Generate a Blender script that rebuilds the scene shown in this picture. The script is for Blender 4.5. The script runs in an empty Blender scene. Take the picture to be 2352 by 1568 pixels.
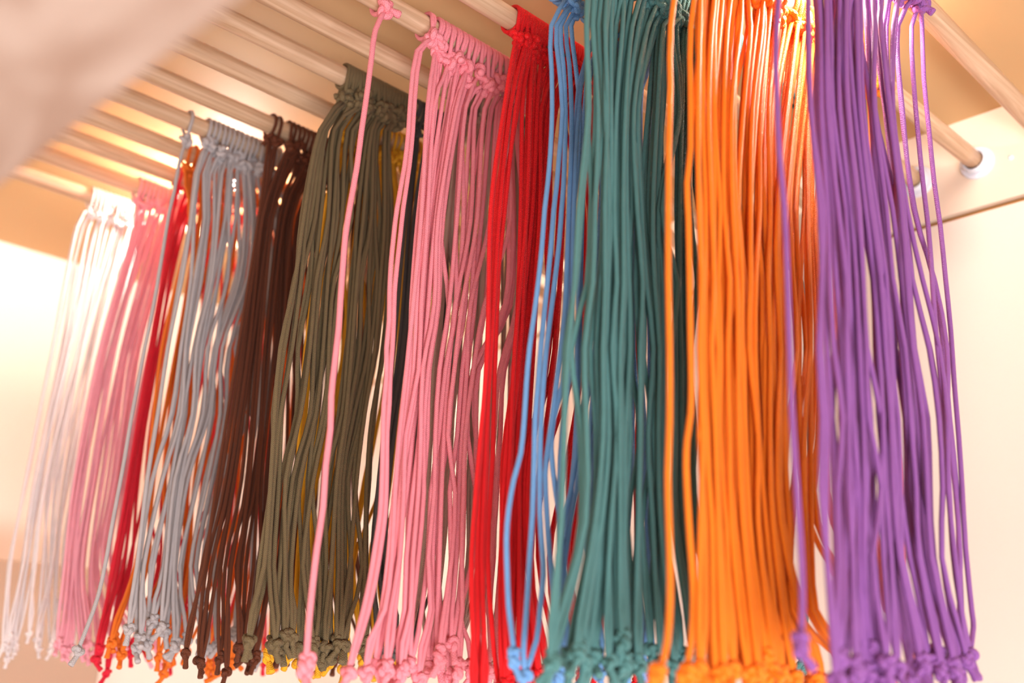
import bpy, bmesh, math, random
from mathutils import Vector, Matrix
random.seed(11)
C = bpy.context.scene.collection
PI = math.pi
CAMZ = 1.40            # eye height above the floor
F = 2358.0             # focal length in pixels of a 2352 px wide frame

# ---------------------------------------------------------------- camera frame
Zc = Vector((354, 7184, -F)).normalized()
Xc = Vector((2674, -906, -F)); Xc = (Xc - Xc.dot(Zc) * Zc).normalized()
Yc = Zc.cross(Xc)
def ray(u, v):
    r = Vector((u - 1176, 784 - v, -F))
    return Vector((r.dot(Xc), r.dot(Yc), r.dot(Zc)))
def on_y(u, v, y):                     # where the sight line through a pixel meets the vertical plane of a rod
    w = ray(u, v); return w * (y / w.y)
def proj(p):
    p = Vector(p); M = Matrix((Xc, Yc, Zc)); q = M.transposed() @ p
    return 1176 + F * q.x / -q.z, 784 - F * q.y / -q.z
def x_rod(u, y, z):
    a, b = -0.5, 3.0
    for _ in range(50):
        m = (a + b) / 2
        if proj((m, y, z))[0] < u: a = m
        else: b = m
    return (a + b) / 2

# ---------------------------------------------------------------- materials
def nt(name):
    m = bpy.data.materials.new(name); m.use_nodes = True
    t = m.node_tree; b = t.nodes['Principled BSDF']; return m, t, b
def mathn(t, op, a, b=None, c=None):
    n = t.nodes.new('ShaderNodeMath'); n.operation = op
    for i, x in enumerate((a, b, c)):
        if x is None: continue
        if isinstance(x, (int, float)): n.inputs[i].default_value = x
        else: t.links.new(x, n.inputs[i])
    return n.outputs[0]
def cord_mat(name, col, rough=.5, spec=.22, braid=1.0, sheen=.05, trans=0.0):
    m, t, b = nt(name)
    uv = t.nodes.new('ShaderNodeUVMap'); sp = t.nodes.new('ShaderNodeSeparateXYZ')
    t.links.new(uv.outputs[0], sp.inputs[0])
    U, V = sp.outputs[0], sp.outputs[1]
    a = mathn(t, 'SINE', mathn(t, 'MULTIPLY', mathn(t, 'ADD', mathn(t, 'MULTIPLY', U, 6), mathn(t, 'MULTIPLY', V, 420)), 2 * PI))
    c = mathn(t, 'SINE', mathn(t, 'MULTIPLY', mathn(t, 'SUBTRACT', mathn(t, 'MULTIPLY', U, 6), mathn(t, 'MULTIPLY', V, 420)), 2 * PI))
    h = mathn(t, 'MAXIMUM', a, c)
    nz = t.nodes.new('ShaderNodeTexNoise'); nz.inputs['Scale'].default_value = 60; nz.inputs['Detail'].default_value = 3
    tc = t.nodes.new('ShaderNodeTexCoord'); t.links.new(tc.outputs['Object'], nz.inputs['Vector'])
    ramp = t.nodes.new('ShaderNodeMixRGB'); ramp.blend_type = 'MIX'
    ramp.inputs[1].default_value = (col[0] * .88, col[1] * .88, col[2] * .88, 1)
    ramp.inputs[2].default_value = (min(1, col[0] * 1.1), min(1, col[1] * 1.1), min(1, col[2] * 1.1), 1)
    t.links.new(nz.outputs[0], ramp.inputs[0]); t.links.new(ramp.outputs[0], b.inputs['Base Color'])
    bp = t.nodes.new('ShaderNodeBump'); bp.inputs['Strength'].default_value = .55 * braid; bp.inputs['Distance'].default_value = .0006
    t.links.new(h, bp.inputs['Height']); t.links.new(bp.outputs[0], b.inputs['Normal'])
    b.inputs['Roughness'].default_value = rough; b.inputs['Specular IOR Level'].default_value = spec
    b.inputs['Sheen Weight'].default_value = sheen; b.inputs['Sheen Roughness'].default_value = .5
    return m
def plain_mat(name, col, rough=.6, spec=.3, var=.06, scale=4.0, bump=0.0):
    m, t, b = nt(name)
    tc = t.nodes.new('ShaderNodeTexCoord'); nz = t.nodes.new('ShaderNodeTexNoise')
    nz.inputs['Scale'].default_value = scale; nz.inputs['Detail'].default_value = 5
    t.links.new(tc.outputs['Object'], nz.inputs['Vector'])
    mx = t.nodes.new('ShaderNodeMixRGB')
    mx.inputs[1].default_value = tuple(c * (1 - var) for c in col) + (1,)
    mx.inputs[2].default_value = tuple(min(1, c * (1 + var)) for c in col) + (1,)
    t.links.new(nz.outputs[0], mx.inputs[0]); t.links.new(mx.outputs[0], b.inputs['Base Color'])
    if bump:
        n2 = t.nodes.new('ShaderNodeTexNoise'); n2.inputs['Scale'].default_value = 220
        t.links.new(tc.outputs['Object'], n2.inputs['Vector'])
        bp = t.nodes.new('ShaderNodeBump'); bp.inputs['Strength'].default_value = bump; bp.inputs['Distance'].default_value = .001
        t.links.new(n2.outputs[0], bp.inputs['Height']); t.links.new(bp.outputs[0], b.inputs['Normal'])
    b.inputs['Roughness'].default_value = rough; b.inputs['Specular IOR Level'].default_value = spec
    return m
def wood_mat(name, c1, c2, stretch, rough=.45, spec=.4, scale=10.0, dist=1.5):
    m, t, b = nt(name)
    tc = t.nodes.new('ShaderNodeTexCoord'); mp = t.nodes.new('ShaderNodeMapping')
    mp.inputs['Scale'].default_value = stretch; t.links.new(tc.outputs['Object'], mp.inputs['Vector'])
    nz = t.nodes.new('ShaderNodeTexNoise'); nz.inputs['Scale'].default_value = scale; nz.inputs['Detail'].default_value = 6
    nz.inputs['Distortion'].default_value = dist; t.links.new(mp.outputs[0], nz.inputs['Vector'])
    cr = t.nodes.new('ShaderNodeValToRGB'); cr.color_ramp.elements[0].position = .35; cr.color_ramp.elements[1].position = .65
    cr.color_ramp.elements[0].color = (*c1, 1); cr.color_ramp.elements[1].color = (*c2, 1)
    t.links.new(nz.outputs[0], cr.inputs[0]); t.links.new(cr.outputs[0], b.inputs['Base Color'])
    b.inputs['Roughness'].default_value = rough; b.inputs['Specular IOR Level'].default_value = spec
    return m

M_ROD = wood_mat('pale_rod_wood', (.49, .30, .175), (.67, .455, .30), (.5, 14, 14), rough=.38, spec=.45, scale=7)
M_BOARD = wood_mat('blotchy_veneer', (.38, .25, .19), (.56, .43, .36), (5.0, 1.6, 5.0), rough=.6, spec=.25, scale=3.0, dist=2.0)
M_WALL = plain_mat('cream_wall_paint', (.80, .69, .61), .7, .2, .03, 2.0, .15)
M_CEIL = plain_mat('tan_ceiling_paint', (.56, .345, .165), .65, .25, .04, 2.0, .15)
M_RWALL = plain_mat('cream_board_laminate', (.80, .66, .53), .5, .3, .03, 3.0)
M_GROOVE = plain_mat('raw_board_edge', (.50, .28, .11), .8, .1)
M_TAN = plain_mat('tan_cabinet_board', (.42, .28, .20), .6, .25, .05)
M_FLOOR = wood_mat('oak_floor', (.42, .27, .16), (.58, .40, .25), (1, 8, 1), scale=3)
M_WHITE = plain_mat('white_plastic', (.72, .73, .80), .35, .5, .02)

# ---------------------------------------------------------------- mesh helpers
def link(name, me, m, parent=None):
    o = bpy.data.objects.new(name, me); C.objects.link(o)
    if m and not me.materials: me.materials.append(m)
    if parent: o.parent = parent
    return o
def tag(o, label, cat, group=None):
    o['label'] = label; o['category'] = cat
    if group: o['group'] = group
    return o
def frames(pts, closed=False):
    n = len(pts); T = []
    for i in range(n):
        a = pts[(i - 1) % n] if (closed or i > 0) else pts[i]
        b = pts[(i + 1) % n] if (closed or i < n - 1) else pts[i]
        d = b - a; T.append(d.normalized() if d.length > 1e-9 else Vector((0, 0, -1)))
    up = Vector((1, 0, 0)) if abs(T[0].x) < .8 else Vector((0, 1, 0))
    N = [(up - up.dot(T[0]) * T[0]).normalized()]
    for i in range(1, n):
        v = N[-1] - N[-1].dot(T[i]) * T[i]
        N.append(v.normalized() if v.length > 1e-6 else N[-1])
    return T, N
class MB:
    def __init__(s): s.v = []; s.f = []; s.uv = []
    def tube(s, pts, r, sides=10, closed=False, caps=True, flat=1.0):
        pts = [Vector(p) for p in pts]; n = len(pts)
        T, N = frames(pts, closed); base = len(s.v); L = 0; Ls = []
        for i in range(n):
            if i: L += (pts[i] - pts[i - 1]).length
            Ls.append(L)
            B = T[i].cross(N[i]); rr = r[i] if isinstance(r, (list, tuple)) else r
            for k in range(sides):
                a = 2 * PI * k / sides
                s.v.append(pts[i] + N[i] * (math.cos(a) * rr * flat) + B * (math.sin(a) * rr))
        rng = range(n if closed else n - 1)
        for i in rng:
            j = (i + 1) % n
            l0 = Ls[i]; l1 = Ls[j] if j else L + (pts[0] - pts[-1]).length
            for k in range(sides):
                k2 = (k + 1) % sides
                s.f.append((base + i * sides + k, base + i * sides + k2, base + j * sides + k2, base + j * sides + k))
                s.uv += [(k / sides, l0), ((k + 1) / sides, l0), ((k + 1) / sides, l1), (k / sides, l1)]
        if caps and not closed:
            s.f.append(tuple(base + k for k in reversed(range(sides)))); s.uv += [(0, 0)] * sides
            s.f.append(tuple(base + (n - 1) * sides + k for k in range(sides))); s.uv += [(0, 0)] * sides
    def build(s, name, smooth=True):
        me = bpy.data.meshes.new(name); me.from_pydata(s.v, [], s.f)
        uv = me.uv_layers.new(name='UVMap')
        uv.data.foreach_set('uv', [c for p in s.uv for c in p])
        if smooth: me.polygons.foreach_set('use_smooth', [True] * len(me.polygons))
        me.update(); return me
def box_me(name, x0, x1, y0, y1, z0, z1, bev=0.0, seg=3):
    bm = bmesh.new(); bmesh.ops.create_cube(bm, size=1)
    for v in bm.verts:
        v.co = Vector(((x0 + x1) / 2 + v.co.x * (x1 - x0), (y0 + y1) / 2 + v.co.y * (y1 - y0), (z0 + z1) / 2 + v.co.z * (z1 - z0)))
    if bev: bmesh.ops.bevel(bm, geom=bm.edges[:], offset=bev, segments=seg, profile=.5, affect='EDGES')
    me = bpy.data.meshes.new(name); bm.to_mesh(me); bm.free(); return me
def struct(name, me, m):
    o = link(name, me, m); o['kind'] = 'structure'; return o

# every position below is written relative to the eye; O lifts it to room height
O = Vector((0, 0, CAMZ))
def bx(name, x0, x1, y0, y1, z0, z1, bev=0.0):
    return box_me(name, x0, x1, y0, y1, z0 + CAMZ, z1 + CAMZ, bev)

H = .80                                  # rod axis height above the eye
RR = .0138                               # rod radius
XW = 1.492                               # face of the right-hand board
ZC = .882                                # ceiling
YB = 2.37                                # back wall
# ---------------------------------------------------------------- room
struct('floor', box_me('floor', -2.6, XW + .05, -2.6, YB + .1, -.05, 0), M_FLOOR)
struct('ceiling', bx('ceiling', -1.3, XW + .06, -1.2, YB + .1, ZC, ZC + .05), M_CEIL)
struct('wall_back', box_me('wall_back', -2.6, XW + .06, YB, YB + .1, 0, CAMZ + ZC), M_WALL)
struct('wall_right', box_me('wall_right', XW, XW + .06, -.6, YB, 0, CAMZ + .7155), M_WALL)
struct('trim_1', bx('trim', XW + .012, XW + .06, -.6, YB, .7155, .7265), M_GROOVE)
struct('trim_2', bx('trim', XW, XW + .06, -.6, YB, .7265, ZC), M_RWALL)

tag(link('rod_support_board', bx('rod_support_board', .30, .322, .36, 2.05, .735, ZC, .001), M_ROD),
    'pale wooden board behind the rods, holding their left ends', 'board')
# the blurred board across the upper left corner, close to the eye
def near_board():
    a = ray(0, 437); a = a * (.62 / (-(Vector((-1176, 347, -F)).z) / F) / F)
    a = ray(0, 437) * (.66 / F); b = ray(567, 0) * (.56 / F)
    zb = .262
    a = ray(0, 437); a = a * (zb / a.z); b = ray(567, 0); b = b * (zb / b.z)
    d = (b - a).normalized(); p0 = a - d * .25; p1 = b + d * .25
    side = Vector((-1, 0, 0)) * .42
    bm = bmesh.new(); base = []
    for q in (p0, p1, p1 + side, p0 + side): base.append(bm.verts.new(Vector((q.x, q.y, zb + CAMZ))))
    f = bm.faces.new(base)
    r = bmesh.ops.extrude_face_region(bm, geom=[f])
    for v in r['geom']:
        if isinstance(v, bmesh.types.BMVert): v.co.z += .036
    bmesh.ops.recalc_face_normals(bm, faces=bm.faces[:])
    bmesh.ops.bevel(bm, geom=bm.edges[:], offset=.006, segments=3, profile=.5, affect='EDGES')
    me = bpy.data.meshes.new('shelf_board'); bm.to_mesh(me); bm.free()
    tag(link('shelf_board', me, M_BOARD), 'blurred pinkish wooden board close to the camera across the upper left corner', 'board')
near_board()
cab = tag(link('cabinet', box_me('cabinet', .10, .872, 2.12, YB - .002, 0.0, CAMZ + .172, .003), M_TAN),
          'plain tan cabinet standing against the back wall behind the white cords', 'cabinet')
# ---------------------------------------------------------------- rods
RODS = {'white': 2.239, 'pinkL': 2.107, 'redL': 1.991, 'orL': 1.875, 'grey': 1.753, 'brown': 1.641, 'yellow': 1.513,
        'olive': 1.391, 'taupe': 1.285, 'pink': 1.168, 'red': 1.051, 'blue': .94, 'teal': .838, 'orange': .717, 'purple': .59}
for k in RODS: RODS[k] *= H
RLAB = {'white': 'pale wooden rod farthest back, carrying the white cords', 'pinkL': 'pale wooden rod carrying the blurred pale pink cords at the left',
        'redL': 'pale wooden rod carrying the crimson cords at the left', 'orL': 'pale wooden rod carrying the burnt orange cords behind the grey ones',
        'grey': 'pale wooden rod carrying the grey cords', 'brown': 'pale wooden rod carrying the dark brown cords',
        'yellow': 'dark shaded wooden rod carrying the mustard yellow cords', 'olive': 'wooden rod carrying the olive and charcoal cords',
        'taupe': 'wooden rod between the olive and pink cords, carrying taupe cords', 'pink': 'wooden rod wound with the salmon pink cord loops',
        'red': 'wooden rod wound with bright red cord loops', 'blue': 'wooden rod carrying the sky blue cords',
        'teal': 'wooden rod carrying the teal cords', 'orange': 'pale wooden rod ending in the white socket right of the purple cords',
        'purple': 'nearest pale wooden rod running out of the top right corner, carrying the purple cords'}
def rod_pt(k, x):
    """rod axis (the purple rod sits a little higher and slopes down to the right)"""
    if k == 'purple':
        return Vector((x, RODS[k], .8285 - .045 * (x - 1.15)))
    return Vector((x, RODS[k], H))
for k, y in RODS.items():
    mb = MB(); n = 25
    x0, x1 = .318, XW - .006
    mb.tube([rod_pt(k, x0 + (x1 - x0) * i / (n - 1)) + O for i in range(n)], .0149 if k == 'purple' else RR, 28)
    tag(link('wooden_rod', mb.build('wooden_rod'), M_ROD), RLAB[k], 'rod', 'wooden rods')
def lathe(name, prof, seg=40):           # profile (x along the axis, radius)
    v = []; f = []
    for x, r in prof:
        for i in range(seg):
            a = 2 * PI * i / seg; v.append((x, r * math.cos(a), r * math.sin(a)))
    n = len(prof)
    for i in range(n - 1):
        for j in range(seg):
            f.append((i * seg + j, i * seg + (j + 1) % seg, (i + 1) * seg + (j + 1) % seg, (i + 1) * seg + j))
    me = bpy.data.meshes.new(name); me.from_pydata(v, [], f)
    me.polygons.foreach_set('use_smooth', [True] * len(me.polygons)); me.update(); return me
fl = lathe('flange', [(0, .0155), (-.0035, .0155), (-.0045, .0165), (-.0045, .0255), (-.003, .027), (0, .027)])
cu = lathe('cup', [(0, .0148), (-.015, .0148), (-.0165, .0155), (-.0165, .0185), (-.015, .0192), (0, .0192)])
for k, lab in (('orange', 'white plastic rod socket on the right-hand board, in plain view'),
               ('teal', 'white plastic rod socket half hidden behind the purple cords'),
               ('purple', 'white plastic rod socket of the nearest rod at the upper right')):
    e = bpy.data.objects.new('rod_socket', None); C.objects.link(e)
    p = rod_pt(k, XW); e.location = p + O + Vector((-.0002, 0, 0))
    link('flange', fl, M_WHITE, e); link('cup', cu, M_WHITE, e)
    tag(e, lab, 'socket', 'rod sockets')
w = ray(2322, 362); w = w * (XW / w.x)
s = link('screw_cap', lathe('screw_cap', [(0, .0042), (-.0012, .0040), (-.0022, .0025), (-.0024, .0)], 20), M_WHITE)
s.location = w + O; tag(s, 'tiny white screw cap on the right-hand board beside the rod socket', 'screw')

# ---------------------------------------------------------------- cords
MATS = {
 'white': cord_mat('white_cord', (.80, .70, .68), .5), 'pinkL': cord_mat('pale_pink_cord', (.86, .36, .42), .5),
 'redL': cord_mat('crimson_cord', (.68, .012, .035), .45), 'orL': cord_mat('burnt_orange_cord', (.80, .16, .012), .45),
 'grey': cord_mat('grey_cord', (.46, .405, .40), .55), 'brown': cord_mat('dark_brown_cord', (.115, .027, .009), .5),
 'yellow': cord_mat('mustard_cord', (.80, .38, .015), .5), 'olive': cord_mat('olive_cord', (.155, .108, .05), .6),
 'charcoal': cord_mat('charcoal_cord', (.085, .075, .07), .6), 'taupe': cord_mat('taupe_cord', (.40, .26, .215), .6),
 'pink': cord_mat('salmon_pink_cord', (.95, .29, .34), .55), 'red': cord_mat('bright_red_cord', (.80, .008, .012), .45),
 'blue': cord_mat('sky_blue_cord', (.17, .36, .66), .5), 'teal': cord_mat('teal_cord', (.085, .22, .21), .5),
 'orange': cord_mat('orange_cord', (1.0, .21, .008), .45), 'purple': cord_mat('purple_cord', (.28, .092, .33), .5),
 'navy': cord_mat('dark_green_cord', (.03, .075, .075), .5),
}
RC = .0027
def trefoil(size, r, seed, n=54):
    rnd = random.Random(seed); q = Matrix.Rotation(rnd.uniform(0, 6.28), 3, 'Z') @ Matrix.Rotation(rnd.uniform(.9, 1.5), 3, 'X')
    pts = []
    for i in range(n):
        t = 2 * PI * i / n
        p = Vector((math.sin(t) + 2 * math.sin(2 * t), math.cos(t) - 2 * math.cos(2 * t), -1.35 * math.sin(3 * t))) * (size / 3.0)
        pts.append(q @ p)
    return pts
KN = []; TL = []; KE = []
for sd in range(5):
    mb = MB(); mb.tube(trefoil(.0064, 1, sd), .0029, 9, closed=True)
    if sd % 2: mb.tube([p * .72 + Vector((.002, 0, -.004)) for p in trefoil(.0066, 1, sd + 50)], .0026, 9, closed=True)
    KN.append(mb.build('knot'))
    mb = MB(); mb.tube(trefoil(.0047, 1, sd + 20), .0027, 9, closed=True)
    if sd % 2: mb.tube([Vector((p.x * .8, p.y * .8, p.z * .8 + .006)) for p in trefoil(.0045, 1, sd + 70)], .0025, 9, closed=True)
    KE.append(mb.build('knot'))
    rnd = random.Random(sd + 7); mb = MB(); a = rnd.uniform(0, 6.28)
    p = [Vector((math.cos(a) * t * .3 * rnd.uniform(.8, 1.2), math.sin(a) * t * .4, -t)) for t in (0, .003, .007, .0105, .012)]
    mb.tube(p, [.0026, .0027, .0028, .0034, .0031], 9)
    TL.append(mb.build('frayed_tip'))
def smooth(pts, per):
    """Catmull-Rom through the points"""
    out = []; n = len(pts)
    for i in range(n - 1):
        p0 = pts[max(i - 1, 0)]; p1 = pts[i]; p2 = pts[i + 1]; p3 = pts[min(i + 2, n - 1)]
        k = max(2, min(12, int((p2 - p1).length / per)))
        for j in range(k):
            t = j / k
            out.append(.5 * ((2 * p1) + (p2 - p0) * t + (2 * p0 - 5 * p1 + 4 * p2 - p3) * t * t + (3 * p1 - p0 - 3 * p2 + p3) * t ** 3))
    out.append(pts[-1]); return out
def loop_pts(dx, ky, kz, r=RR + RC + .0004, turns=1):
    """a teardrop round the rod that closes at the knot (ky, kz below the axis)"""
    pts = []; d = math.hypot(ky, kz); a0 = math.atan2(kz, ky)
    half = math.acos(min(.99, r / max(d, r * 1.02)))
    pts.append(Vector((dx, ky, kz)))
    n = 18
    sweep = 2 * PI * turns - 2 * half; n = 18 * turns
    for i in range(n + 1):
        a = a0 + half + sweep * i / n
        t = i / n
        sx = (t - .5) * -.0062 * (turns - 1)
        pts.append(Vector((dx * (1 - t) * .6 + sx, r * math.cos(a), r * math.sin(a))))
    pts.append(Vector((0, ky, kz)))
    return pts
def make_cord(kind, rod, mat, xt, strands, kd, bottom, label, group, rc=RC, tail=True, tight=False, kscale=1.0):
    """kd: knot offset (dy, dz) from the rod axis; strands: lists of points between knots; bottom: the end knot point"""
    ax = rod_pt(rod, xt)
    e = bpy.data.objects.new(kind, None); C.objects.link(e); base = ax + O; e.location = base
    tag(e, label, 'cord', group)
    mb = MB(); mb.tube(loop_pts(random.uniform(-.003, .003), kd[0], kd[1], RR + rc + .0004, 2 if (mat.name in WOUND and len(strands) > 1) else 1), rc, 9, caps=True)
    link('loop', mb.build('loop'), mat, e)
    kp = Vector((0, kd[0], kd[1]))
    def knot(name, p, sc, parent):
        i = random.randrange(5); src = KE if name == 'end_knot' else KN
        key = (name, i, mat.name)
        if key not in KC: KC[key] = src[i].copy(); KC[key].materials.append(mat)
        o = link(name, KC[key], None, parent); o.location = p; o.scale = (sc,) * 3
        o.rotation_euler = (random.uniform(-.5, .5), random.uniform(-.5, .5), random.uniform(0, 6.28)); return o
    k1 = knot('top_knot', kp, 1.05 * kscale * rc / RC, e)
    def tip(par, rot):
        i = random.randrange(5); key = ('t', i, mat.name)
        if key not in KC: KC[key] = TL[i].copy(); KC[key].materials.append(mat)
        o = link('frayed_tip', KC[key], None, par); o.rotation_euler = rot; return o
    if tail: tip(k1, (random.uniform(-1.6, 1.6), random.uniform(-1.4, 1.4), 0))
    for st in strands:
        pts = [kp] + [p - ax for p in st] + [bottom - ax]
        mb = MB(); mb.tube(smooth(pts, .028), rc, 9)
        link('strand', mb.build('strand'), mat, e)
    k2 = knot('end_knot', bottom - ax + Vector((0, 0, -.003)), (.65 + .5 * kscale) * rc / RC, e)
    k2.rotation_euler = (random.uniform(-.3, .3), random.uniform(-.3, .3), random.uniform(0, 6.28))
    t = tip(k2, (random.uniform(-.5, .5), random.uniform(-.5, .5), 0)); t.location = (0, 0, -.004)
    return e
KC = {}
WOUND = ('olive_cord', 'charcoal_cord', 'salmon_pink_cord', 'bright_red_cord', 'taupe_cord', 'sky_blue_cord')
def expand(lst):
    o = []
    for it in lst:
        if isinstance(it, tuple):
            a, b, n = it; o += [a + (b - a) * (i + .5) / n for i in range(n)]
        else: o.append(float(it))
    return sorted(o)
def group(kind, rod, mat, N, tops, rows, bots, label, gname, rc=RC, jit=3.0, ysp=.011, wob=.0035, kz=(-.022, -.040), kscale=1.0, kyb=-.008):
    """N cords of two strands. tops: pixel span along the rod; rows: {row: pixel columns}; bots: (column, row) of the end knots"""
    y0 = RODS[rod]; tl = expand(tops); R = {v: expand(l) for v, l in rows.items()}
    bl = sorted(bots)
    for i in range(N):
        q = (i + .5) / N
        tu = tl[0] + (tl[-1] - tl[0]) * q if len(tl) == 2 else tl[min(int(q * len(tl)), len(tl) - 1)]
        xt = x_rod(tu, y0, H)
        lay = (i * .618034) % 1.0
        kd = (kyb + random.uniform(-.009, .009), random.uniform(*kz))
        yc = y0 + (lay - .5) * 2 * ysp
        fb = q * len(bl) - .5; ib = max(0, min(len(bl) - 1, int(round(fb + random.uniform(-.3, .3)))))
        bu, bv = bl[ib]
        bp = on_y(bu + random.uniform(-6, 6), bv + random.uniform(-17, 13), yc + random.uniform(-.006, .006))
        sts = []
        for sidx in (0, 1):
            qs = (2 * i + sidx + .5) / (2 * N)
            pts = []; ph = [random.uniform(0, 6.28) for _ in range(3)]
            ys = yc + (sidx - .5) * .006
            for v in sorted(R):
                l = R[v]; u = l[min(int(qs * len(l)), len(l) - 1)]
                p = on_y(u + random.uniform(-jit, jit), v, ys + random.uniform(-.003, .003))
                p.x += wob * math.sin(v / 130 + ph[0]) * .6 + wob * .4 * math.sin(v / 55 + ph[1])
                pts.append(p)
            # leave the top knot downwards, and come together above the end knot
            ax = rod_pt(rod, xt)
            first = Vector((ax.x + (pts[0].x - ax.x) * .25 + (sidx - .5) * .005, (ax.y + kd[0] + ys) / 2, H + kd[1] - .03))
            if pts[0].z < first.z - .04: pts.insert(0, first)
            pts = [p for p in pts if p.z > bp.z + .06]
            near = Vector((bp.x + (pts[-1].x - bp.x) * .22 + (sidx - .5) * .005, bp.y, bp.z + .030))
            pts.append(near); sts.append(pts)
        make_cord(kind, rod, mat, xt, sts, kd, bp, label, gname, rc=rc, kscale=kscale)
def traced(kind, rod, mat, xt_u, lines, bot, label, gname=None, rc=RC, dy=-.012, kd=(-.009, -.026), kscale=1.1):
    """a cord that can be told apart: its strands follow the photograph in the plane of its rod"""
    y0 = RODS[rod]; xt = x_rod(xt_u, y0, H)
    sts = []
    for i, ln in enumerate(lines):
        ys = y0 + dy + (i - .5 * (len(lines) - 1)) * .005
        sts.append([on_y(u, v, ys) for u, v in ln])
    bp = on_y(bot[0], bot[1], y0 + dy)
    return make_cord(kind, rod, mat, xt, sts, kd, bp, label, gname, rc=rc, kscale=kscale)

# --- far left to near right -------------------------------------------------
group('white_cord', 'white', MATS['white'], 13, [203, 330], {520: [178, 190, 205, (215, 330, 9)], 800: [121, 145, 152, 160, 178, 190, 204, 220, 235, 250], 1100: [60, 80, 95, 105, 120, 135, 150, 170, 190],
      1300: [28, 52, 62, 80, 100, 115, 130, 150, 170]},
      [(8, 1485), (22, 1478), (12, 1500), (40, 1492), (62, 1460), (85, 1488), (90, 1465), (118, 1480), (125, 1492), (150, 1490), (170, 1485)],
      'thin white cord hanging blurred among the white cords at the far left', 'white cords at the far left', rc=.0021, jit=4, wob=.004)
group('pale_pink_cord', 'pinkL', MATS['pinkL'], 13, [312, 440], {520: [(300, 420, 14)], 800: [236, 243, 250, 258, 264, 280, 292, 300, 310, 325, 345], 1100: [170, 180, 192, 205, 215, 235, 250, 262, 275, 290],
      1300: [150, 156, 166, 180, 190, 212, 225, 240, 255, 275]},
      [(133, 1480), (148, 1492), (160, 1490), (190, 1485), (205, 1490), (225, 1492), (262, 1495), (300, 1500), (345, 1500), (360, 1505)],
      'pale pink cord hanging blurred behind the lone grey cord', 'pale pink cords at the left', rc=.0026, jit=4)
group('crimson_cord', 'redL', MATS['redL'], 16, [398, 700], {520: [392, 402, 415, 425, (440, 720, 10)], 800: [346, 352, 358, 362, 375, (440, 700, 10)], 1100: [296, 302, 308, 314, 318, 335, (365, 670, 11)],
      1300: [262, 270, 278, 284, 300, 366, (380, 650, 10)]},
      [(226, 1500), (234, 1495), (246, 1532), (262, 1490), (300, 1490), (335, 1480), (392, 1510), (478, 1532), (500, 1520), (610, 1510), (640, 1500)],
      'crimson cord seen between the pale pink and the grey cords', 'crimson cords at the left')
group('burnt_orange_cord', 'orL', MATS['orL'], 18, [418, 720], {520: [432, 440, 455, (480, 720, 13)], 800: [374, 380, 410, 416, 422, 448, (485, 690, 10)], 1100: [338, 346, 352, 372, 395, 425, 440, (460, 660, 10)],
      1300: [308, 318, 335, 380, 388, 424, 432, 440, (470, 640, 9)]},
      [(258, 1480), (275, 1488), (262, 1500), (340, 1495), (370, 1500), (385, 1525), (378, 1532), (400, 1505), (432, 1500), (480, 1520), (495, 1530), (530, 1515), (545, 1500), (600, 1510), (625, 1515)],
      'burnt orange cord hanging behind the grey cords', 'burnt orange cords behind the grey ones', kscale=1.15)
group('grey_cord', 'grey', MATS['grey'], 16, [468, 640], {400: [448, 455, 470, 480, 492, (505, 640, 12)], 500: [439, 447, 470, 479, 492, 502, 516, 530, 546, 562, 578, 588, (600, 660, 5)], 640: [412, 440, 450, 462, 478, 490, 502, 520, 540, 556, 570, (600, 680, 5)],
      800: [387, 414, 427, 432, 446, 456, 466, 478, 490, 500, 512, 526, 539, (580, 660, 4)], 950: [365, 395, 415, 422, 440, 448, 462, 478, 488, 505, 520, (560, 640, 4)], 1100: [340, 350, 372, 395, 404, 412, 425, 432, 455, 472, 490, 502, (560, 620, 3)],
      1300: [311, 318, 330, 350, 376, 384, 392, 398, 404, 412, 440, 450, 470, 492, (540, 620, 3)]},
      [(300, 1455), (312, 1480), (318, 1466), (345, 1440), (342, 1462), (366, 1450), (385, 1462), (402, 1480), (425, 1462), (460, 1472), (480, 1488), (498, 1480), (540, 1452), (590, 1500), (640, 1498)],
      'grey cord knotted among the other grey cords', 'grey cords', rc=.0028, kscale=1.2)
traced('grey_cord', 'grey', MATS['grey'], 431, [[(425, 330), (412, 372), (400, 440), (388, 490), (375, 570), (360, 660), (346, 735), (331, 805), (315, 890), (300, 970), (285, 1060), (268, 1150), (255, 1220), (243, 1290), (225, 1370), (200, 1440)]],
       (181, 1488), 'lone grey cord hanging left of all the other grey cords', rc=.0027, dy=-.006, kd=(-.006, -.034), kscale=1.25)
group('brown_cord', 'brown', MATS['brown'], 22, [622, 634, (652, 850, 20)], {500: [(590, 700, 20), (700, 860, 12)], 800: [(545, 680, 18), (680, 840, 14)], 1100: [505, 515, 528, 536, 550, (560, 640, 8), (650, 820, 14)],
      1300: [466, 478, 492, 503, 518, 530, 545, 560, 575, (590, 660, 7), (670, 830, 10)]},
      [(424, 1490), (460, 1505), (500, 1502), (525, 1530), (548, 1490), (560, 1505), (575, 1512), (592, 1500), (615, 1505), (640, 1498), (650, 1515), (690, 1510), (728, 1500), (765, 1530), (800, 1520), (850, 1512), (880, 1520)],
      'dark brown cord hanging between the grey and the olive cords', 'dark brown cords', rc=.0026, kscale=1.15)
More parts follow.
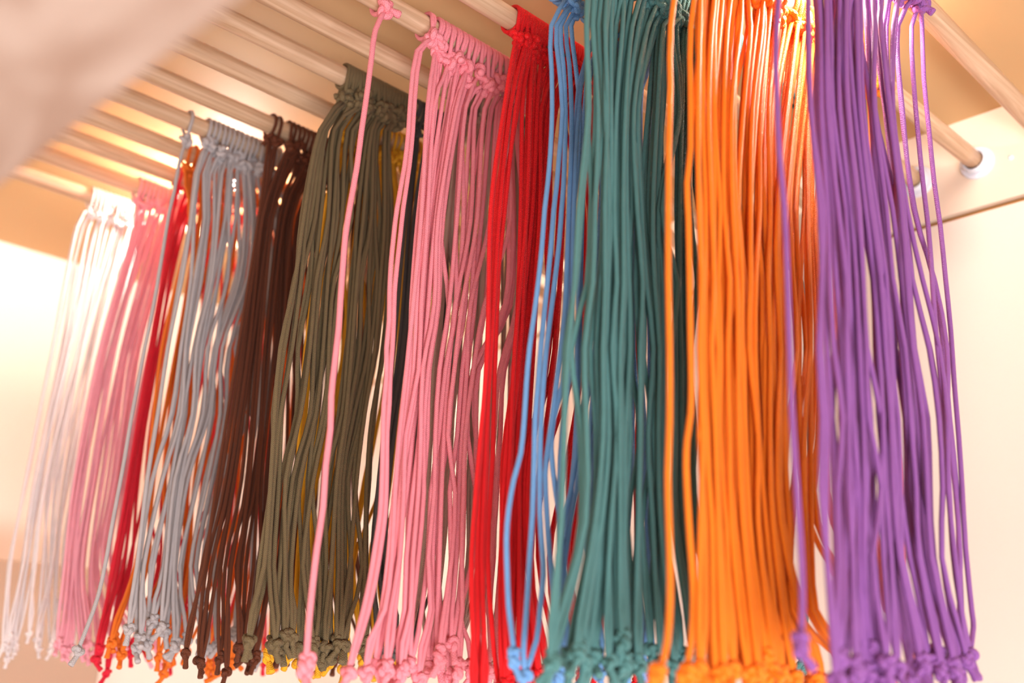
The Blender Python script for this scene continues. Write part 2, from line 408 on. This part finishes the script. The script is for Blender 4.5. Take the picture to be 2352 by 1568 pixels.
group('mustard_cord', 'yellow', MATS['yellow'], 16, [775, 960], {500: [747, 752, 780, 786, 822, 826, 870, (900, 960, 4)], 800: [706, 712, 735, 742, 790, 793, 840, 862, (890, 950, 4)], 1100: [682, 688, 700, 722, 728, 760, 776, 800, 838, (870, 930, 3)],
      1300: [657, 662, 682, 690, 712, 722, 745, 772, 805, 812, (840, 900, 3)]},
      [(617, 1515), (672, 1500), (680, 1525), (712, 1505), (735, 1510), (752, 1502), (790, 1525), (795, 1500), (832, 1505), (852, 1512), (888, 1515), (915, 1505)],
      'mustard yellow cord showing between the olive cords', 'mustard yellow cords', kscale=1.35)
group('olive_cord', 'olive', MATS['olive'], 21, [787, 930], {300: [734, 742, 748, 760, 768, 776, 785, 800, 812, (830, 900, 9)], 500: [692, 712, 718, 733, 752, 763, 772, 784, 806, 826, 836, 844, 852, 866, 880, 890, 898],
      640: [678, 692, 712, 722, 738, 752, 762, 776, 812, 822, 832, 850, 860, 878, 892], 800: [650, 671, 688, 708, 718, 736, 750, 757, 798, 812, 822, 838, 848, 866, 878],
      950: [632, 648, 682, 686, 712, 722, 730, 745, 782, 795, 803, 812, 826, 840, 858], 1100: [622, 634, 645, 662, 678, 690, 705, 722, 752, 770, 778, 788, 800, 816, 845],
      1300: [600, 616, 626, 640, 650, 672, 690, 702, 735, 748, 762, 776, 790, 806, 828, 838]},
      [(573, 1476), (611, 1478), (632, 1480), (640, 1472), (652, 1475), (676, 1468), (690, 1470), (722, 1480), (732, 1478), (748, 1482), (752, 1488), (768, 1492), (782, 1448), (790, 1484), (812, 1482), (836, 1484)],
      'olive cord hanging in the row of olive cords left of the pink ones', 'olive cords', rc=.0028, jit=4.0, kscale=1.25)
group('charcoal_cord', 'olive', MATS['charcoal'], 9, [945, 1060], {500: [928, 940, 952, 962, (975, 1060, 4)], 800: [908, 916, 924, 930, (960, 1050, 4)], 1100: [872, 880, 890, (930, 1030, 3)], 1300: [855, 872, 882, 890, (940, 1020, 3)]},
      [(868, 1488), (896, 1494), (905, 1480), (940, 1490), (1010, 1490)],
      'charcoal cord hanging on the olive rod behind the first pink cords', 'charcoal cords')
group('taupe_cord', 'taupe', MATS['taupe'], 13, [1045, 1230], {500: [1028, 1036, 1078, 1088, 1112, (1120, 1240, 6)], 800: [1004, 1048, 1056, 1092, 1100, (1120, 1230, 5)], 1100: [982, 1030, 1062, 1075, 1086, (1110, 1220, 5)], 1300: [965, 1012, 1042, 1072, 1082, (1100, 1210, 5)]},
      [(930, 1500), (985, 1500), (1018, 1505), (1050, 1500), (1090, 1505), (1130, 1510), (1180, 1510)],
      'taupe cord seen behind the salmon pink cords', 'taupe cords')
group('pink_cord', 'pink', MATS['pink'], 18, [992, 1235], {250: [988, 1002, 1012, 1030, 1042, 1056, 1072, 1090, (1105, 1220, 7)], 500: [963, 970, 980, 988, 1000, 1008, 1020, 1043, 1062, 1080, 1094, 1108, 1126, 1168, 1178, (1195, 1230, 3)],
      700: [943, 957, 964, 974, 988, 998, 1002, 1030, 1043, 1050, 1068, 1078, 1088, 1112, 1160, 1168, (1185, 1225, 3)], 850: [938, 946, 956, 966, 976, 988, 1012, 1022, 1030, 1042, 1062, 1072, 1082, 1100, 1145, 1157, 1180],
      1000: [921, 930, 938, 948, 962, 978, 1002, 1012, 1020, 1032, 1052, 1062, 1072, 1092, 1133, 1146, 1170], 1130: [906, 914, 926, 944, 958, 972, 992, 1002, 1012, 1040, 1052, 1066, 1090, 1125, 1136, 1160],
      1280: [897, 906, 918, 932, 945, 962, 985, 994, 1008, 1034, 1044, 1060, 1088, 1122, 1134, 1150], 1400: [880, 898, 910, 930, 944, 968, 988, 1000, 1012, 1028, 1040, 1060, 1098, 1126, 1140]},
      [(842, 1528), (868, 1515), (890, 1528), (912, 1540), (928, 1530), (945, 1520), (962, 1545), (985, 1538), (1008, 1510), (1030, 1550), (1042, 1465), (1058, 1545), (1085, 1538), (1120, 1550), (1145, 1545)],
      'salmon pink cord hanging in the row of pink cords', 'salmon pink cords', rc=.0029, jit=3.0, kscale=1.3, kz=(-.020, -.050))
traced('pink_cord', 'pink', MATS['pink'], 873, [[(862, 70), (854, 127), (846, 191), (838, 249), (830, 303), (820, 382), (803, 478), (793, 544), (788, 607), (782, 687), (778, 751), (769, 831), (761, 910), (759, 985), (748, 1071), (742, 1164), (728, 1259), (718, 1345), (709, 1434)]],
       (703, 1528), 'lone salmon pink cord hanging in front of the olive cords', rc=.0034, dy=-.014, kd=(-.014, -.018), kscale=1.2)
traced('pink_cord', 'pink', MATS['pink'], 978, [
       [(957, 118), (943, 223), (938, 303), (929, 382), (912, 478), (904, 544), (898, 607), (895, 671), (894, 735), (888, 799), (888, 863), (882, 927), (880, 991), (879, 1055), (877, 1119), (873, 1183), (863, 1250), (850, 1330), (835, 1400), (815, 1475)],
       [(966, 118), (953, 223), (948, 303), (940, 382), (926, 478), (919, 544), (912, 607), (906, 671), (904, 735), (901, 799), (896, 863), (894, 927), (889, 991), (888, 1055), (887, 1119), (884, 1183), (874, 1259), (862, 1330), (845, 1405), (822, 1480)]],
       (801, 1540), 'foremost pair of salmon pink strands, ending left of the other pink knots', rc=.0029, dy=-.018, kd=(-.020, -.026), kscale=1.3)
group('red_cord', 'red', MATS['red'], 26, [1172, 1420], {250: [1156, 1164, 1174, 1182, 1200, 1210, (1216, 1290, 12), (1290, 1400, 12)], 480: [1132, 1140, 1148, 1157, (1198, 1262, 12), 1284, 1294, 1342, (1350, 1450, 10)],
      800: [1116, 1124, 1132, 1140, (1180, 1226, 10), 1262, 1268, 1275, 1330, 1345, (1360, 1480, 9)], 1050: [1102, 1110, 1118, 1126, (1158, 1222, 12), 1245, 1262, 1300, 1312, (1340, 1470, 8)],
      1280: [1085, 1095, 1106, 1118, (1150, 1222, 13), 1236, 1262, 1306, 1316, (1340, 1470, 7)], 1450: [1088, 1096, 1110, 1116, (1146, 1225, 12), 1240, 1256, 1300, (1330, 1460, 6)]},
      [(1092, 1600), (1110, 1600), (1150, 1570), (1165, 1562), (1180, 1575), (1195, 1590), (1215, 1560), (1235, 1548), (1252, 1545), (1290, 1560), (1340, 1560), (1375, 1548), (1420, 1560), (1460, 1560)],
      'bright red cord hanging in the dense row of red cords', 'bright red cords', kscale=1.1)
group('blue_cord', 'blue', MATS['blue'], 9, [1350, 1520], {200: [1330, 1345, (1380, 1500, 7)], 480: [1317, 1337, 1380, (1400, 1500, 6)], 800: [1310, 1328, 1352, 1365, (1400, 1500, 5)], 1050: [1290, 1318, 1332, 1360, 1365, 1452, 1480, 1490], 1280: [1285, 1298, 1350, 1358, 1440, 1465, 1490]},
      [(1285, 1545), (1300, 1555), (1335, 1560), (1350, 1550), (1375, 1550), (1450, 1530), (1480, 1548), (1500, 1540)],
      'sky blue cord partly hidden by the teal cords', 'sky blue cords')
BL = 'sky blue cord '
traced('blue_cord', 'blue', MATS['blue'], 1282, [[(1266, 60), (1267, 160), (1268, 255), (1264, 350), (1258, 420), (1251, 480), (1245, 560), (1237, 640), (1227, 720), (1216, 800), (1209, 880), (1204, 960), (1196, 1040), (1180, 1100), (1168, 1170), (1163, 1240), (1165, 1320), (1168, 1390), (1175, 1450)]],
       (1181, 1508), BL + 'bowed far to the left in front of the red cords', rc=.0027, dy=-.018, kd=(-.018, -.022))
traced('blue_cord', 'blue', MATS['blue'], 1292, [
       [(1278, 60), (1284, 150), (1292, 255), (1284, 360), (1278, 430), (1272, 480), (1266, 560), (1258, 640), (1250, 720), (1242, 800), (1236, 880), (1229, 960), (1227, 1050), (1223, 1180), (1217, 1270), (1212, 1360), (1206, 1440), (1202, 1500)],
       [(1288, 60), (1294, 150), (1299, 255), (1297, 360), (1294, 430), (1290, 480), (1284, 560), (1275, 640), (1265, 720), (1255, 800), (1248, 880), (1243, 960), (1240, 1050), (1240, 1180), (1246, 1270), (1248, 1320), (1240, 1400), (1232, 1470)]],
       (1206, 1545), BL + 'of two strands, second from the left, ending beside the bowed one', rc=.0028, dy=-.012, kd=(-.02, -.03))
traced('blue_cord', 'blue', MATS['blue'], 1312, [
       [(1300, 60), (1308, 150), (1313, 255), (1312, 360), (1309, 430), (1307, 480), (1304, 560), (1301, 640), (1297, 720), (1288, 800), (1278, 880), (1268, 960), (1258, 1030), (1252, 1090), (1256, 1180), (1262, 1270), (1270, 1360), (1270, 1440), (1268, 1500)],
       [(1312, 60), (1322, 150), (1332, 255), (1330, 360), (1322, 430), (1317, 480), (1314, 560), (1310, 640), (1306, 720), (1298, 800), (1292, 880), (1272, 960), (1266, 1030), (1275, 1120), (1290, 1220), (1294, 1300), (1298, 1360), (1294, 1440), (1280, 1500)]],
       (1270, 1552), BL + 'whose two strands part midway and meet again at the knot', rc=.0028, dy=-.006, kd=(-.014, -.026))
TE = [(1268, 1508), (1300, 1520), (1322, 1500), (1350, 1520), (1370, 1495), (1400, 1525), (1425, 1480), (1440, 1520), (1462, 1510), (1490, 1495), (1520, 1505), (1548, 1520), (1560, 1500), (1590, 1495), (1612, 1500), (1650, 1500), (1845, 1515)]
group('teal_cord', 'teal', MATS['teal'], 34, [(1345, 1600, 31), 1630, 1680, 1840], {60: [(1348, 1600, 26), 1660], 250: [1352, 1370, (1378, 1470, 14), 1490, 1505, 1520, (1548, 1584, 5), 1600, 1650], 480: [1330, 1356, 1364, (1385, 1440, 12), (1450, 1485, 7), (1495, 1525, 4), (1548, 1590, 5), 1604, 1700],
      650: [1320, 1350, 1362, (1372, 1450, 14), (1465, 1485, 4), (1495, 1525, 5), (1548, 1580, 5), 1600, 1704, 1840], 800: [1306, 1314, 1342, 1352, (1372, 1450, 13), (1468, 1480, 3), (1494, 1528, 6), (1545, 1590, 6), 1706, 1848],
      1000: [1300, 1338, 1346, (1370, 1450, 13), (1466, 1474, 3), (1494, 1528, 6), (1545, 1595, 6), 1708, 1860], 1200: [1288, 1332, 1340, (1358, 1445, 14), (1462, 1476, 3), (1498, 1530, 6), (1545, 1600, 6), 1712, 1862],
      1380: [1274, 1325, 1332, (1345, 1440, 13), (1460, 1476, 4), (1500, 1530, 5), (1545, 1610, 6), 1720, 1860]},
      TE, 'teal cord hanging in the dense row of teal cords', 'teal cords', rc=.0028, jit=4, ysp=.014, kscale=1.2, kz=(-.016, -.030))
traced('orange_cord', 'orange', MATS['orange'], 1545, [[(1541, 60), (1540, 200), (1536, 350), (1535, 480), (1535, 640), (1538, 800), (1538, 960), (1534, 1090), (1536, 1180), (1539, 1280), (1539, 1380), (1533, 1470), (1520, 1525)]],
       (1506, 1556), 'leftmost orange cord, hanging apart in front of the teal ones', rc=.0030, dy=-.016, kd=(-.016, -.03), kscale=1.2)
traced('orange_cord', 'orange', MATS['orange'], 1592, [[(1587, 60), (1586, 200), (1586, 340), (1578, 420), (1581, 500), (1584, 640), (1586, 780), (1588, 880), (1586, 950), (1578, 1010), (1576, 1070), (1580, 1160), (1585, 1240), (1592, 1340), (1592, 1420), (1584, 1500)]],
       (1573, 1552), 'second orange cord from the left, kinked halfway down', rc=.0030, dy=-.010, kd=(-.012, -.03), kscale=1.2)
group('orange_cord', 'orange', MATS['orange'], 36, [(1600, 1690, 18), (1702, 1785, 13), (1800, 1880, 8), (1890, 2025, 7)], {60: [(1600, 1700, 20), (1712, 1790, 14), (1800, 1880, 10), (1890, 2010, 8)], 250: [(1600, 1690, 19), (1702, 1785, 14), (1798, 1880, 10), 1900, 1930, 1960, 2000], 480: [(1604, 1700, 20), (1710, 1798, 15), 1812, 1820, 1830, 1842, 1856, 1866, 1876, 1914, 1945, 2000],
      640: [(1605, 1738, 25), (1744, 1800, 10), 1822, 1832, 1842, 1858, 1868, 1878, 1918, 1954, 2030], 800: [(1606, 1738, 25), (1744, 1804, 10), 1830, 1836, 1850, 1862, 1872, 1880, 1922, 1958, 2030], 1000: [(1606, 1810, 34), 1828, 1838, 1852, 1866, 1878, 1905, 1960, 2060],
      1200: [(1612, 1822, 34), 1845, 1852, 1862, 1880, 1910, 2008, 2075], 1400: [(1615, 1830, 34), 1850, 1862, 1875, 1890, 1912, 2035, 2080]},
      [(1612, 1540), (1640, 1545), (1660, 1550), (1690, 1530), (1705, 1515), (1722, 1545), (1745, 1535), (1765, 1520), (1780, 1530), (1800, 1550), (1825, 1548), (1860, 1570), (1880, 1560), (1895, 1555), (1940, 1560), (2045, 1545), (2120, 1555)],
      'orange cord hanging in the dense row of orange cords', 'orange cords', rc=.0028, jit=3.5, ysp=.014, kscale=1.25, kz=(-.016, -.030))
traced('purple_cord', 'purple', MATS['purple'], 1788, [[(1784, 60), (1784, 200), (1790, 350), (1802, 480), (1808, 620), (1813, 780), (1818, 930), (1826, 1060), (1834, 1180), (1841, 1290), (1843, 1390)]],
       (1839, 1478), 'leftmost purple cord, hanging apart across the orange ones', rc=.0027, dy=-.014, kd=(-.014, -.03), kscale=1.2)
traced('purple_cord', 'purple', MATS['purple'], 2094, [
       [(2094, 60), (2098, 180), (2108, 300), (2120, 420), (2132, 520), (2140, 620), (2148, 740), (2160, 860), (2172, 980), (2180, 1120), (2188, 1260), (2204, 1380)],
       [(2118, 60), (2122, 180), (2134, 300), (2146, 420), (2160, 520), (2172, 640), (2184, 760), (2192, 880), (2202, 1000), (2210, 1120), (2218, 1260), (2232, 1400), (2236, 1440)]],
       (2228, 1500), 'rightmost purple cord, its two strands hanging clear against the wall', rc=.0028, dy=.004, kd=(-.012, -.022), kscale=1.4)
group('purple_cord', 'purple', MATS['purple'], 30, [(1842, 1965, 21), (1972, 2025, 6), 2046, 2062, 2080], {60: [1858, (1872, 1980, 20), (1990, 2036, 7), 2056, 2062], 250: [1862, 1876, (1888, 1986, 20), (1998, 2012, 4), (2030, 2052, 5), 2072], 480: [1886, 1892, (1904, 2034, 26), (2052, 2080, 6), 2086, 2104],
      640: [1884, 1896, 1904, (1924, 1986, 14), (2000, 2056, 11), (2066, 2094, 6), 2116, 2144], 800: [1883, 1904, 1914, (1926, 1996, 15), (2010, 2060, 10), (2072, 2104, 7), 2134, 2156, 2172],
      960: [1888, 1906, 1918, (1930, 2000, 15), (2016, 2062, 10), (2078, 2120, 8), 2134, 2160, 2170, 2178], 1120: [1892, 1914, 1926, (1936, 2004, 14), (2022, 2070, 10), (2078, 2140, 9), 2166, 2180, 2196], 1280: [1900, 1922, 1934, (1942, 2010, 14), (2028, 2076, 9), (2084, 2150, 9), 2165, 2190, 2204],
      1420: [1908, 1930, (1940, 2030, 14), (2040, 2090, 9), (2096, 2160, 8), 2182, 2214]},
      [(1922, 1550), (1935, 1500), (1942, 1530), (1968, 1540), (1990, 1550), (2010, 1505), (2032, 1550), (2040, 1520), (2060, 1535), (2090, 1550), (2110, 1530), (2130, 1500), (2150, 1508), (2165, 1525), (2192, 1548), (2205, 1552), (2215, 1520)],
      'purple cord hanging in the dense row of purple cords', 'purple cords', rc=.0027, jit=3.5, ysp=.014, kscale=1.3, kz=(-.016, -.030))

# ---------------------------------------------------------------- lamps
def emis(name, col, st):
    m = bpy.data.materials.new(name); m.use_nodes = True; t = m.node_tree
    b = t.nodes['Principled BSDF']; b.inputs['Base Color'].default_value = (.9, .9, .9, 1)
    b.inputs['Emission Color'].default_value = (*col, 1); b.inputs['Emission Strength'].default_value = st; return m
M_LAMP = emis('lamp_diffuser', (1, .80, .62), 18)
def puck(x, y, lab, watts, kind='POINT', drop=.034, r=.045, col=(1, .89, .80)):
    e = bpy.data.objects.new('ceiling_lamp', None); C.objects.link(e); e.location = Vector((x, y, ZC)) + O
    e['label'] = lab; e['category'] = 'lamp'; e['group'] = 'puck lamps on the ceiling'
    prof = [(0, .9), (-.2, .9)]
    def zl(name, pr, m):
        me = lathe(name, pr, 32)
        for v in me.vertices: v.co = Vector((v.co.y, v.co.z, v.co.x))
        return link(name, me, m, e)
    zl('housing', [(0, r + .006), (-.010, r + .006), (-.010, r)], M_WHITE)
    zl('diffuser', [(-.009, r), (-.014, r * .8), (-.017, r * .4), (-.018, 0)], M_LAMP)
    l = bpy.data.lights.new('lamp_light', kind); l.energy = watts; l.color = col; l.shadow_soft_size = .03
    o = bpy.data.objects.new('lamp_light', l); C.objects.link(o); o.location = Vector((x, y, ZC - drop)) + O
    if kind == 'SPOT': l.spot_size = 2.7; l.spot_blend = .6
puck(.80, 1.715, 'bright ceiling lamp above the crimson and white cords', 17)
puck(.97, .515, 'bright ceiling lamp above the orange and purple cords', 5.5, 'POINT', .045)

w = bpy.data.worlds.new('world'); bpy.context.scene.world = w; w.use_nodes = True
bg = w.node_tree.nodes['Background']; bg.inputs[0].default_value = (1.0, .83, .70, 1); bg.inputs[1].default_value = .36
def area(name, loc, target, size, watts, col):
    l = bpy.data.lights.new(name, 'AREA'); l.shape = 'RECTANGLE'; l.size, l.size_y = size; l.energy = watts; l.color = col
    o = bpy.data.objects.new(name, l); C.objects.link(o); o.location = Vector(loc) + O
    o.rotation_euler = (Vector(target) - Vector(loc)).to_track_quat('-Z', 'Y').to_euler(); return o
area('window_and_fill_light', (-.2, -1.35, -1.08), (.8, 1.0, -.25), (2.0, .8), 72, (.90, .94, 1.0))
area('window_and_fill_light', (-2.3, 1.3, -.35), (1.2, 2.0, -.1), (1.6, 1.6), 16, (1.0, .93, .86))  # soft side fill added at the left, not a window

# ---------------------------------------------------------------- camera
cd = bpy.data.cameras.new('camera'); cam = bpy.data.objects.new('camera', cd); C.objects.link(cam)
cam.matrix_world = Matrix.Translation(O) @ Matrix((Xc, Yc, Zc)).to_4x4()
cd.sensor_width = 36; cd.lens = F / 2352 * 36; cd.clip_start = .02
cd.dof.use_dof = True; cd.dof.focus_distance = 1.27; cd.dof.aperture_fstop = 2.1
sc = bpy.context.scene; sc.camera = cam
sc.view_settings.view_transform = 'Standard'; sc.view_settings.look = 'None'; sc.view_settings.gamma = 1
sc.view_settings.use_curve_mapping = False; sc.view_settings.exposure = 0.64
